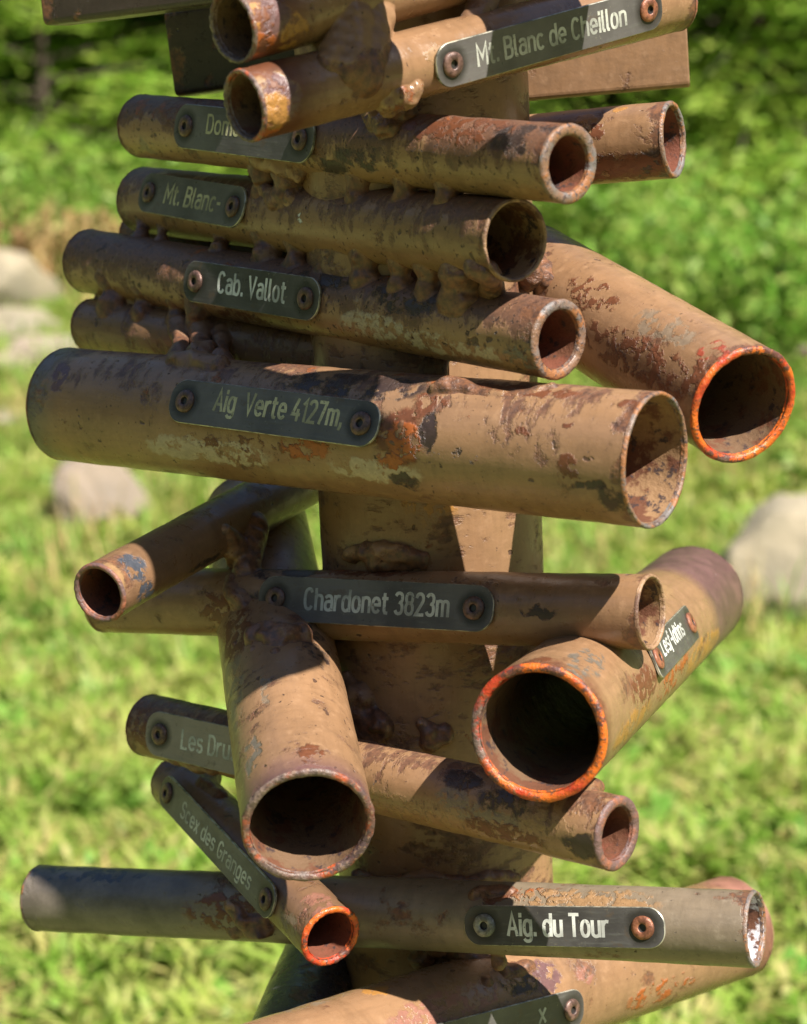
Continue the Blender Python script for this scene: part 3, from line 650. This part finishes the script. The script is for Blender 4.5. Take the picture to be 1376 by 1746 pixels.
lump([('tour', 395, 1548, .0, .005), ('tour', 420, 1570, .001, .007), ('tour', 450, 1580, .0, .008), ('tour', 400, 1590, -.001, .005)], weld_mat, .7)
lump([('tour', 850, 1640, -.004, .006), ('bottom', 860, 1660, -.002, .007), ('bottom', 900, 1650, -.002, .006), ('bottom', 830, 1680, -.003, .006)], weld_dark, .4)
lump([('drus', 300, 1290, -.002, .006), ('drus', 330, 1298, -.002, .007), ('drus', 360, 1306, -.002, .007), ('granges', 362, 1325, -.003, .007), ('granges', 350, 1340, -.003, .007), ('granges', 375, 1360, -.003, .006)], weld_dark, .4)
lump([('mt_blanc', 440, 300, -.001, .006), ('mt_blanc', 455, 325, -.001, .007), ('mt_blanc', 475, 342, .0, .007), ('mt_blanc', 500, 335, -.001, .006), ('dome', 440, 272, -.002, .007), ('dome', 480, 280, -.002, .009), ('dome', 510, 290, -.002, .008), ('mt_blanc', 515, 310, -.002, .006)], weld_mat, .5)
lump([('verte', 300, 618, -.003, .008), ('verte', 340, 622, -.003, .010), ('verte', 375, 628, -.003, .008), ('hidden', 330, 590, -.002, .010), ('hidden', 360, 590, -.002, .009), ('vallot', 345, 560, -.004, .008)], weld_dark, .4)
# ------------------------------------------------------------------ the ground
def height(x, y):
    h = .10 * max(0, y - 5) + .02 * max(0, y - 16) * .5
    h += .10 * noise.noise(Vector((x * .35, y * .35, 0))) + .03 * noise.noise(Vector((x * 1.3, y * 1.3, 3)))
    return h * min(1, max(0, (y + 3) / 3)) if y < 0 else h
def ground_pt(px, py):
    d = ray(px, py); t = 1.0
    while t < 60:
        q = CAM_POS + d * t
        if q.z < height(q.x, q.y): return Vector((q.x, q.y, height(q.x, q.y)))
        t += .01
    return q
gs = N('meadow_soil'); g = gs.n('ShaderNodeTexCoord').outputs['Object']
a = gs.noise(g, 1.5, 6, .6); b = gs.noise(g, 25, 5, .7)
gs.p(Base_Color=gs.mix(gs.mr(b, .4, .6), gs.mix(gs.mr(a, .42, .58), (.17, .25, .045), (.26, .25, .09)), (.24, .25, .08)), Roughness=.95); gs.bump(b, 1, .02)
def grid(x0, x1, y0, y1, nx, ny, zf):
    V = [Vector((x0 + (x1 - x0) * i / nx, y0 + (y1 - y0) * j / ny, 0)) for j in range(ny + 1) for i in range(nx + 1)]
    for v in V: v.z = zf(v.x, v.y)
    F = [(j * (nx + 1) + i, j * (nx + 1) + i + 1, (j + 1) * (nx + 1) + i + 1, (j + 1) * (nx + 1) + i) for j in range(ny) for i in range(nx)]
    return V, F
V, F = grid(-12, 12, -4, 20, 240, 240, height)
tag(mesh_obj('meadow_ground', V, F, gs.m), kind='structure')
def far_h(x, y):
    r = math.hypot(x, y - 8)
    inside = (-11.9 < x < 11.9 and -3.9 < y < 19.9)
    h = height(max(-12, min(12, x)), max(-4, min(20, y)))
    rr = math.hypot(x, y)
    m = max(0, rr - 26) * .62 * (1 + .25 * noise.noise(Vector((x * .012, y * .012, 1)))) + (3 * noise.noise(Vector((x * .05, y * .05, 4))) if rr > 40 else 0)  # slopes rise steeply on every side, shaped to block low sky light
    return h - .6 if inside else h + m - .02
fs = N('forest_slope'); g = fs.n('ShaderNodeTexCoord').outputs['Object']
a = fs.noise(g, .12, 6, .7); b = fs.noise(g, .8, 5, .7)
fs.p(Base_Color=fs.mix(fs.mr(a, .4, .6), (.030, .048, .016), fs.mix(fs.mr(b, .4, .6), (.05, .075, .022), (.03, .045, .018))), Roughness=.95); fs.bump(b, 1, 1.0)
V, F = grid(-330, 330, -330, 330, 165, 165, far_h)
tag(mesh_obj('hillside', V, F, fs.m), kind='structure')
# ------------------------------------------------------------------ grass
def leafy(name, cols, tr=.35, scale_=1.2, rough=.5):
    s = N(name); geo = s.n('ShaderNodeNewGeometry').outputs['Position']
    a = s.noise(geo, scale_, 5, .65); b = s.noise(s.vm('ADD', geo, (7, 3, 2)), scale_ * 9, 4, .6)
    c = s.mix(s.mr(a, .40, .60), cols[0], cols[1]); c = s.mix(s.mr(b, .46, .62), c, cols[2])
    s.p(Base_Color=c, Roughness=rough); s.b.inputs['Specular IOR Level'].default_value = .3
    t = s.n('ShaderNodeBsdfTranslucent'); s.set(t.inputs[0], c)
    m = s.n('ShaderNodeMixShader'); m.inputs[0].default_value = tr
    s.t.links.new(s.b.outputs[0], m.inputs[1]); s.t.links.new(t.outputs[0], m.inputs[2]); s.t.links.new(m.outputs[0], s.out.inputs[0])
    return s.m
GRASS = leafy('grass_blades', [(.22, .38, .045), (.38, .47, .085), (.54, .47, .17)], .45, 2.2)
LONG = leafy('long_grass', [(.15, .36, .045), (.26, .42, .07), (.42, .42, .14)], .4, 2.0)
STRAW = leafy('straw_stems', [(.62, .43, .19), (.50, .31, .15), (.44, .40, .15)], .3, 2.0)
def tuft(name, n, h, spread, wd, mat, droop=.5):
    V, F = [], []
    for _ in range(n):
        a = random.random() * 6.283; r = spread * math.sqrt(random.random()); x, y = r * math.cos(a), r * math.sin(a)
        la = random.random() * 6.283; le = random.uniform(.2, 1) * droop; H = h * random.uniform(.5, 1.15); ww = wd * random.uniform(.7, 1.3)
        tx, ty = -math.sin(la), math.cos(la); i = len(V)
        for k, (t, wk) in enumerate(((0, .7), (.4, 1), (.75, .7), (1, 0))):
            bx, by, bz = x + math.cos(la) * le * H * t * t, y + math.sin(la) * le * H * t * t, H * (t - .35 * le * t * t)
            if wk: V += [Vector((bx - tx * ww * wk / 2, by - ty * ww * wk / 2, bz)), Vector((bx + tx * ww * wk / 2, by + ty * ww * wk / 2, bz))]
            else: V.append(Vector((bx, by, bz)))
        F += [(i, i + 1, i + 3, i + 2), (i + 2, i + 3, i + 5, i + 4), (i + 4, i + 5, i + 6)]
    me = bpy.data.meshes.new(name); me.from_pydata([tuple(v) for v in V], [], F); me.materials.append(mat); return me
def scatter(name, surface_pts_mesh, tufts, density, smin, smax, seed):
    """one meadow object: tufts placed over the ground with geometry nodes"""
    o = link(bpy.data.objects.new(name, surface_pts_mesh))
    ng = bpy.data.node_groups.new(name, 'GeometryNodeTree')
    ng.interface.new_socket('Geometry', in_out='INPUT', socket_type='NodeSocketGeometry'); ng.interface.new_socket('Geometry', in_out='OUTPUT', socket_type='NodeSocketGeometry')
    gi = ng.nodes.new('NodeGroupInput'); go = ng.nodes.new('NodeGroupOutput')
    dp = ng.nodes.new('GeometryNodeDistributePointsOnFaces'); dp.inputs['Density'].default_value = density; dp.inputs['Seed'].default_value = seed
    ng.links.new(gi.outputs[0], dp.inputs[0])
    gg = ng.nodes.new('GeometryNodeJoinGeometry')
    ii = ng.nodes.new('GeometryNodeInstanceOnPoints'); ii.inputs['Pick Instance'].default_value = True
    g2i = ng.nodes.new('GeometryNodeGeometryToInstance')
    for me in tufts:
        to = bpy.data.objects.new(me.name, me)      # never linked to the scene: a source only
        oi = ng.nodes.new('GeometryNodeObjectInfo'); oi.inputs[0].default_value = to; oi.inputs['As Instance'].default_value = True
        ng.links.new(oi.outputs['Geometry'], gg.inputs[0])
    ng.links.new(dp.outputs[0], ii.inputs[0]); ng.links.new(gg.outputs[0], ii.inputs['Instance'])
    def rnd(dt, lo, hi, sd):
        r = ng.nodes.new('FunctionNodeRandomValue'); r.data_type = dt
        ins = [s_ for s_ in r.inputs if s_.enabled]
        ins[0].default_value = lo; ins[1].default_value = hi; r.inputs['Seed'].default_value = sd
        return [s_ for s_ in r.outputs if s_.enabled][0]
    ng.links.new(rnd('FLOAT_VECTOR', (-.15, -.15, 0), (.15, .15, 6.28), 3), ii.inputs['Rotation'])
    ng.links.new(rnd('FLOAT', smin, smax, 5), ii.inputs['Scale'])
    ng.links.new(ii.outputs[0], go.inputs[0])
    o.modifiers.new('tufts', 'NODES').node_group = ng
    return o
def patch_mesh(name, x0, x1, y0, y1, step, keep=None):
    V, F = grid(x0, x1, y0, y1, int((x1 - x0) / step), int((y1 - y0) / step), height)
    if keep: F = [f for f in F if keep((V[f[0]] + V[f[2]]) / 2)]
    me = bpy.data.meshes.new(name); me.from_pydata([tuple(v) for v in V], [], F); return me
def near_frame(v, m): return abs(v.x) < 1.2 + v.y * .33 + m
short = [tuft('tuft_short_%d' % i, 36, .085, .055, .010, GRASS, 1.6) for i in range(5)] + [tuft('tuft_dry', 20, .06, .05, .005, STRAW, 1.3)] + [tuft('tuft_broad_leaf', 14, .07, .06, .024, LONG, 1.2)]
tag(scatter('meadow_grass', patch_mesh('meadow_grass', -6, 6, 1.8, 14, .2, lambda v: near_frame(v, .6)), short, 250, .6, 1.7, 1), 'short bright green meadow grass covering the slope', 'grass', kind='stuff')
tall = [tuft('tuft_tall_%d' % i, 26, .22, .08, .008, LONG, .7) for i in range(3)] + [tuft('tuft_tall_dry', 14, .26, .08, .005, STRAW, .8)]
tag(scatter('tall_grass', patch_mesh('tall_grass', -6, 6, 5.0, 14, .25, lambda v: near_frame(v, .6) and noise.noise(Vector((v.x * .9, v.y * .9, 5))) > -.08), tall, 16, .6, 1.4, 2), 'taller tufts of green grass towards the trees', 'grass', kind='stuff')
# ------------------------------------------------------------------ rocks
def rock_mat(name, c1, c2):
    s = N(name); g = s.n('ShaderNodeTexCoord').outputs['Object']; a = s.noise(g, 3.5, 7, .65); b = s.noise(g, 22, 6, .7)
    s.p(Base_Color=s.mix(s.mr(a, .38, .62), c1, c2), Roughness=.85); s.bump(s.math('ADD', a, s.math('MULTIPLY', b, .4)), .9, .03); return s.m
RK = rock_mat('granite_pale', (.36, .295, .195), (.22, .19, .13)); RK2 = rock_mat('granite_pink', (.34, .26, .19), (.25, .20, .155))
ICO4 = icosphere(5)
def rock(px, py, wpx, hpx, label, mat=RK, seed=1, rot=0, tilt=0, sink=.25, group=None):
    g = ground_pt(px, py); D = (g - CAM_POS).length; w_ = wpx / FPX * D; h = hpx / FPX * D
    V = []
    for v in ICO4[0]:
        d = 1 + .28 * noise.noise(v * 1.1 + Vector((seed * 9.1, 0, 0))) + .10 * noise.noise(v * 3 + Vector((seed, 5, 0))) + .03 * noise.noise(v * 9)
        q = v * d
        for k in range(5):          # a few flat broken faces
            n = Vector((math.sin(seed * 3 + k * 2.1), math.cos(seed * 5 + k * 1.7), .5 * math.sin(seed + k))).normalized(); e = q.dot(n) - .72
            if e > 0: q = q - n * e * .85
        V.append(Vector((q.x * w_ / 2, q.y * w_ * .42, q.z * h / 2 / (1 - sink) * 1.15)))
    M = Matrix.Translation((g.x, g.y + w_ * .3, g.z + h / 2 * (1 - sink * .9))) @ Matrix.Rotation(rad(tilt), 4, 'Y') @ Matrix.Rotation(rad(rot), 4, 'Z')
    o = mesh_obj('boulder', V, ICO4[1], mat, None, M)
    return tag(o, label, 'boulder', group or 'boulders lying in the meadow')
rock(1392, 1095, 320, 185, 'largest pale rounded boulder half cut off by the right edge', RK, 2)
rock(168, 915, 175, 120, 'pinkish boulder below the left end of the Aig Verte pipe', RK2, 5)
rock(-5, 548, 190, 100, 'pale grey pointed slab at the left edge of the picture', RK, 8, tilt=25)
rock(20, 592, 180, 52, 'flat white stone in the middle of the left rock pile', RK, 11)
rock(70, 640, 150, 56, 'beige stone in front of the left rock pile by the pipe end', RK2, 14)
rock(0, 650, 90, 40, 'low stone at the left edge under the rock pile', RK2, 17)
rock(10, 740, 90, 32, 'small flat pale stone in grass left of the widest level pipe', RK, 21)
rock(1318, 1120, 60, 26, 'small stone in front of the large right boulder', RK2, 24)
# ------------------------------------------------------------------ trees
BARK = N('bark'); g = BARK.n('ShaderNodeTexCoord').outputs['Object']; a = BARK.noise(BARK.scale(g, (1, 1, .2)), 30, 5, .7)
BARK.p(Base_Color=BARK.mix(a, (.05, .035, .025), (.14, .10, .07)), Roughness=.9); BARK.bump(a, 1, .02); BARK = BARK.m
NEEDLE = [leafy('spruce_needles', [(.17, .34, .04), (.22, .38, .05), (.34, .48, .08)], .48, 1.3),
          leafy('young_spruce_needles', [(.19, .36, .035), (.28, .43, .05), (.42, .50, .09)], .42, 1.6)]
LEAFM = leafy('shrub_leaves', [(.15, .36, .035), (.26, .43, .06), (.42, .46, .12)], .42, 1.8)
def add_quad(V, F, c, u, v):
    i = len(V); V += [c - u * .5, c + v * .5, c + u * .5, c - v * .5]; F.append((i, i + 1, i + 2, i + 3))
def conifer(px, y, h, rmax, mi, label, seed, x=None, nb=None):
    random.seed(seed); rmax *= 1.12
    d = ray(px, 400); X_ = d.x / d.y * y if x is None else x
    z0 = height(X_, y)
    t = empty('conifer_tree', (X_, y, z0)); M = MW[t.name]
    tag(t, label, 'tree', 'conifers at the back of the meadow')
    V, F = [], []; sg = 10; R0 = h * .018
    for i in range(9):
        for k in range(sg):
            a = 6.283 * k / sg; r = R0 * (1 - i / 8.6) + .004; V.append(Vector((r * math.cos(a), r * math.sin(a), h * i / 8 - (.1 if i == 0 else 0))))
    for i in range(8):
        for k in range(sg): F.append((i * sg + k, i * sg + (k + 1) % sg, (i + 1) * sg + (k + 1) % sg, (i + 1) * sg + k))
    # main limbs belong to the trunk mesh
    limbs = []
    nb = nb or int(h * 20)
    for b in range(nb):
        q = (b + random.random()) / nb; z = .12 + q ** 1.5 * (h - .2); L_ = rmax * (1 - z / h) ** .75 * random.uniform(.6, 1.12) + .12
        a = b * 2.399 + random.uniform(-.4, .4); el = random.uniform(-.35, .15) + .35 * q
        limbs.append((z, L_, a, el))
    for (z, L_, a, el) in limbs:
        dx = Vector((math.cos(a) * math.cos(el), math.sin(a) * math.cos(el), math.sin(el))); i = len(V)
        p0 = Vector((0, 0, z)); p1 = p0 + dx * L_ * .9; s1 = dx.cross(Vector((0, 0, 1))).normalized(); s2 = s1.cross(dx)
        for (p_, r) in ((p0, .012 + .006 * L_), (p1, .003)): V += [p_ + s1 * r, p_ + s2 * r, p_ - s1 * r, p_ - s2 * r]
        for k in range(4): F.append((i + k, i + (k + 1) % 4, i + 4 + (k + 1) % 4, i + 4 + k))
    mesh_obj('trunk', V, F, BARK, t, M)
    V, F = [], []
    for (z, L_, a, el) in limbs:
        if z > 3.2 and random.random() < .5: continue
        dx = Vector((math.cos(a) * math.cos(el), math.sin(a) * math.cos(el), math.sin(el))); s1 = dx.cross(Vector((0, 0, 1))).normalized()
        ns = max(4, int(L_ / .055))
        for k in range(ns):
            tt = (k + .5) / ns
            if tt < .12: continue
            p0 = Vector((0, 0, z)) + dx * L_ * tt - Vector((0, 0, .10 * L_ * tt * tt))
            for sd in (-1, 1):
                tl = (L_ * .42 * (1 - tt) + .09) * random.uniform(.6, 1.2)
                td = (s1 * sd * random.uniform(.7, 1) + dx * random.uniform(.4, .9) + Vector((0, 0, random.uniform(-.45, .2)))).normalized()
                m = max(2, int(tl / .05)); nn = td.cross(Vector((0, 0, 1))).normalized()
                for j in range(m):
                    c = p0 + td * tl * (j + .5) / m + Vector((0, 0, -.15 * tl * (j / m) ** 2))
                    roll = random.uniform(-.9, .9); u = td * (tl / m * 1.5); vv = (nn * math.cos(roll) + Vector((0, 0, 1)) * math.sin(roll)) * random.uniform(.022, .044)
                    add_quad(V, F, c, u, vv)
    mesh_obj('crown', V, F, NEEDLE[mi], t, M, smooth=False)
    return t
def shrub(px, py, h, r, mat, label, seed, n=1900, leaf=.06, cat='shrub', group='leafy shrubs in front of the conifers'):
    random.seed(seed); g = ground_pt(px, py)
    t = empty('leafy_shrub', g); M = MW[t.name]; tag(t, label, cat, group)
    V, F = [], []; TV, TF = [], []
    ns = 26
    for s_ in range(ns):
        a = s_ * 2.399; le = random.uniform(.1, 1.0); top = Vector((math.cos(a) * r * le, math.sin(a) * r * le, h * random.uniform(.6, 1.05) * (1 - .35 * le * le)))
        for k in range(6):
            p0 = Vector((top.x * (k / 6) ** 1.2, top.y * (k / 6) ** 1.2, top.z * k / 6)); p1 = Vector((top.x * ((k + 1) / 6) ** 1.2, top.y * ((k + 1) / 6) ** 1.2, top.z * (k + 1) / 6))
            i = len(TV); w_ = .006 * (1 - k / 7)
            TV += [p0 + Vector((w_, 0, 0)), p0 + Vector((-w_ / 2, w_, 0)), p0 + Vector((-w_ / 2, -w_, 0)), p1 + Vector((w_, 0, 0)), p1 + Vector((-w_ / 2, w_, 0)), p1 + Vector((-w_ / 2, -w_, 0))]
            for q in range(3): TF.append((i + q, i + (q + 1) % 3, i + 3 + (q + 1) % 3, i + 3 + q))
        for _ in range(n // ns):
            t_ = random.random() ** .7; p_ = Vector((top.x * t_ ** 1.2, top.y * t_ ** 1.2, top.z * t_)) + Vector((random.gauss(0, .09), random.gauss(0, .09), random.gauss(0, .06)))
            if p_.z < .02: p_.z = .03 + random.random() * .05
            d = Vector((random.gauss(0, 1), random.gauss(0, 1), random.gauss(.4, .7))).normalized(); sd = d.cross(Vector((random.gauss(0, 1), random.gauss(0, 1), random.gauss(0, 1)))).normalized()
            add_quad(V, F, p_, d * leaf * random.uniform(.8, 1.6), sd * leaf * random.uniform(.35, .6))
    mesh_obj('stem', TV, TF, BARK, t, M); mesh_obj('foliage', V, F, mat, t, M, smooth=False)
    return t
conifer(-60, 12.6, 6.5, 1.7, 0, 'dark spruce rising at the left edge behind the rocks', 1)
conifer(150, 13.2, 7.0, 1.8, 0, 'dark spruce between the left edge and the short pipes on the left', 2)
conifer(95, 11.6, 2.8, 1.15, 1, 'low young spruce behind the dry weeds on the left', 12)
conifer(330, 12.4, 5.5, 1.6, 1, 'brighter green spruce showing beside the dark square tube end', 3)
conifer(560, 13.6, 7.5, 1.9, 0, 'spruce hidden mostly behind the upper pipes', 4)
conifer(860, 13.2, 7.0, 1.8, 0, 'spruce seen right behind the post near the tan square tube', 5)
conifer(1080, 11.6, 5.2, 1.7, 1, 'bright young spruce right of the post under the short right pipe', 6)
conifer(1290, 11.8, 6.0, 1.7, 1, 'yellow green spruce filling the upper right of the picture', 7)
conifer(1480, 12.8, 7.2, 1.9, 0, 'dark spruce at the right edge of the picture', 8)
conifer(-330, 13.0, 6.5, 1.8, 0, 'spruce standing just outside on the left', 9)
conifer(1750, 12.6, 6.5, 1.8, 0, 'spruce standing just outside on the right', 10)
for i, xx in enumerate((-4.6, -2.9, -1.5, -.2, 1.2, 2.6, 3.9, 5.4)):
    conifer(0, 15.6 + (i % 3) * .5, 8.5, 2.1, 0, 'dark spruce of the rear row, %s' % ('far left', 'second on the left', 'left of the post', 'behind the post', 'right of the post', 'above the slanting right pipe', 'towards the right edge', 'far right')[i], 20 + i, x=xx, nb=110)
shrub(1180, 560, .75, .55, LEAFM, 'light green leafy shrub above the slanting right pipe', 31)
shrub(1330, 620, .65, .55, LEAFM, 'leafy shrub at the right edge beside the orange rimmed pipe', 32)
shrub(1050, 470, .8, .6, LEAFM, 'leafy shrub low behind the short right pipe', 33)
shrub(330, 410, .5, .5, LEAFM, 'low green shrub behind the left ends of the short pipes', 34)
shrub(1480, 600, .9, .7, LEAFM, 'leafy shrub just beyond the right edge', 35)
shrub(30, 500, .75, .5, LEAFM, 'green shrub behind the dry weeds at the left edge', 36)
shrub(190, 470, .7, .5, LEAFM, 'green shrub just left of the short pipe ends', 37)
# dry flower stalks and tall weeds on the left
def weed(px, py, h, label, seed, n=14):
    random.seed(seed); g = ground_pt(px, py); t = empty('dry_weed', g); M = MW[t.name]; tag(t, label, 'weed', 'dry reddish weeds by the rock pile')
    V, F = [], []; SV, SF = [], []
    for s_ in range(n):
        a = random.random() * 6.28; r = .22 * random.random(); lean = Vector((random.uniform(-.25, .25), random.uniform(-.2, .2), 1)).normalized(); H = h * random.uniform(.6, 1.1); b0 = Vector((r * math.cos(a), r * math.sin(a), 0))
        i = len(SV); w_ = .004
        for p_ in (b0, b0 + lean * H): SV += [p_ + Vector((w_, 0, 0)), p_ + Vector((-w_ / 2, w_, 0)), p_ + Vector((-w_ / 2, -w_, 0))]
        for q in range(3): SF.append((i + q, i + (q + 1) % 3, i + 3 + (q + 1) % 3, i + 3 + q))
        for k in range(80):
            tt = random.uniform(.35, 1); c = b0 + lean * H * tt + Vector((random.gauss(0, .018), random.gauss(0, .018), 0)) * (1.5 - tt)
            d = (lean + Vector((random.gauss(0, .5), random.gauss(0, .5), 0))).normalized(); sd = d.cross(Vector((random.gauss(0, 1), random.gauss(0, 1), 0))).normalized()
            add_quad(V, F, c, d * .05, sd * .022)
    mesh_obj('stem', SV, SF, STRAW, t, M); mesh_obj('seed_head', V, F, STRAW, t, M, smooth=False)['kind'] = 'stuff'; return t
for i, (px, py, h, lb) in enumerate(((15, 520, .50, 'reddish dry weed at the left edge above the pale slab'), (70, 515, .46, 'dry weed just left of the Cab. Vallot pipe end'), (120, 500, .42, 'dry reddish stalks between spruce and the Cab. Vallot pipe end'), (185, 500, .40, 'dry stalks showing between the two short left pipes'), (-60, 520, .5, 'dry weed just outside the left edge'))):
    weed(px, py, h, lb, 50 + i)
# a thistle flower by the right edge
def thistle(px, py, z_h, label):
    g = ground_pt(px, py); t = empty('thistle', g); M = MW[t.name]; tag(t, label, 'flower')
    pm = N('thistle_purple'); pm.p(Base_Color=(.50, .16, .42), Roughness=.7)
    V, F = [], []
    for _ in range(120):
        d = Vector((random.gauss(0, 1), random.gauss(0, 1), abs(random.gauss(0, 1)))).normalized(); add_quad(V, F, Vector((0, 0, z_h)) + d * .012, d * .03, d.cross(Vector((.3, .7, .2))).normalized() * .005)
    mesh_obj('flower_head', V, F, pm.m, t, M, smooth=False)
    V, F = [], []; w_ = .004
    for z in (0, z_h): V += [Vector((w_, 0, z)), Vector((-w_ / 2, w_, z)), Vector((-w_ / 2, -w_, z))]
    F = [(0, 1, 4, 3), (1, 2, 5, 4), (2, 0, 3, 5)]
    mesh_obj('stem', V, F, LONG, t, M)
thistle(1372, 700, .22, 'small purple thistle flower at the right edge beside the orange rimmed pipe')
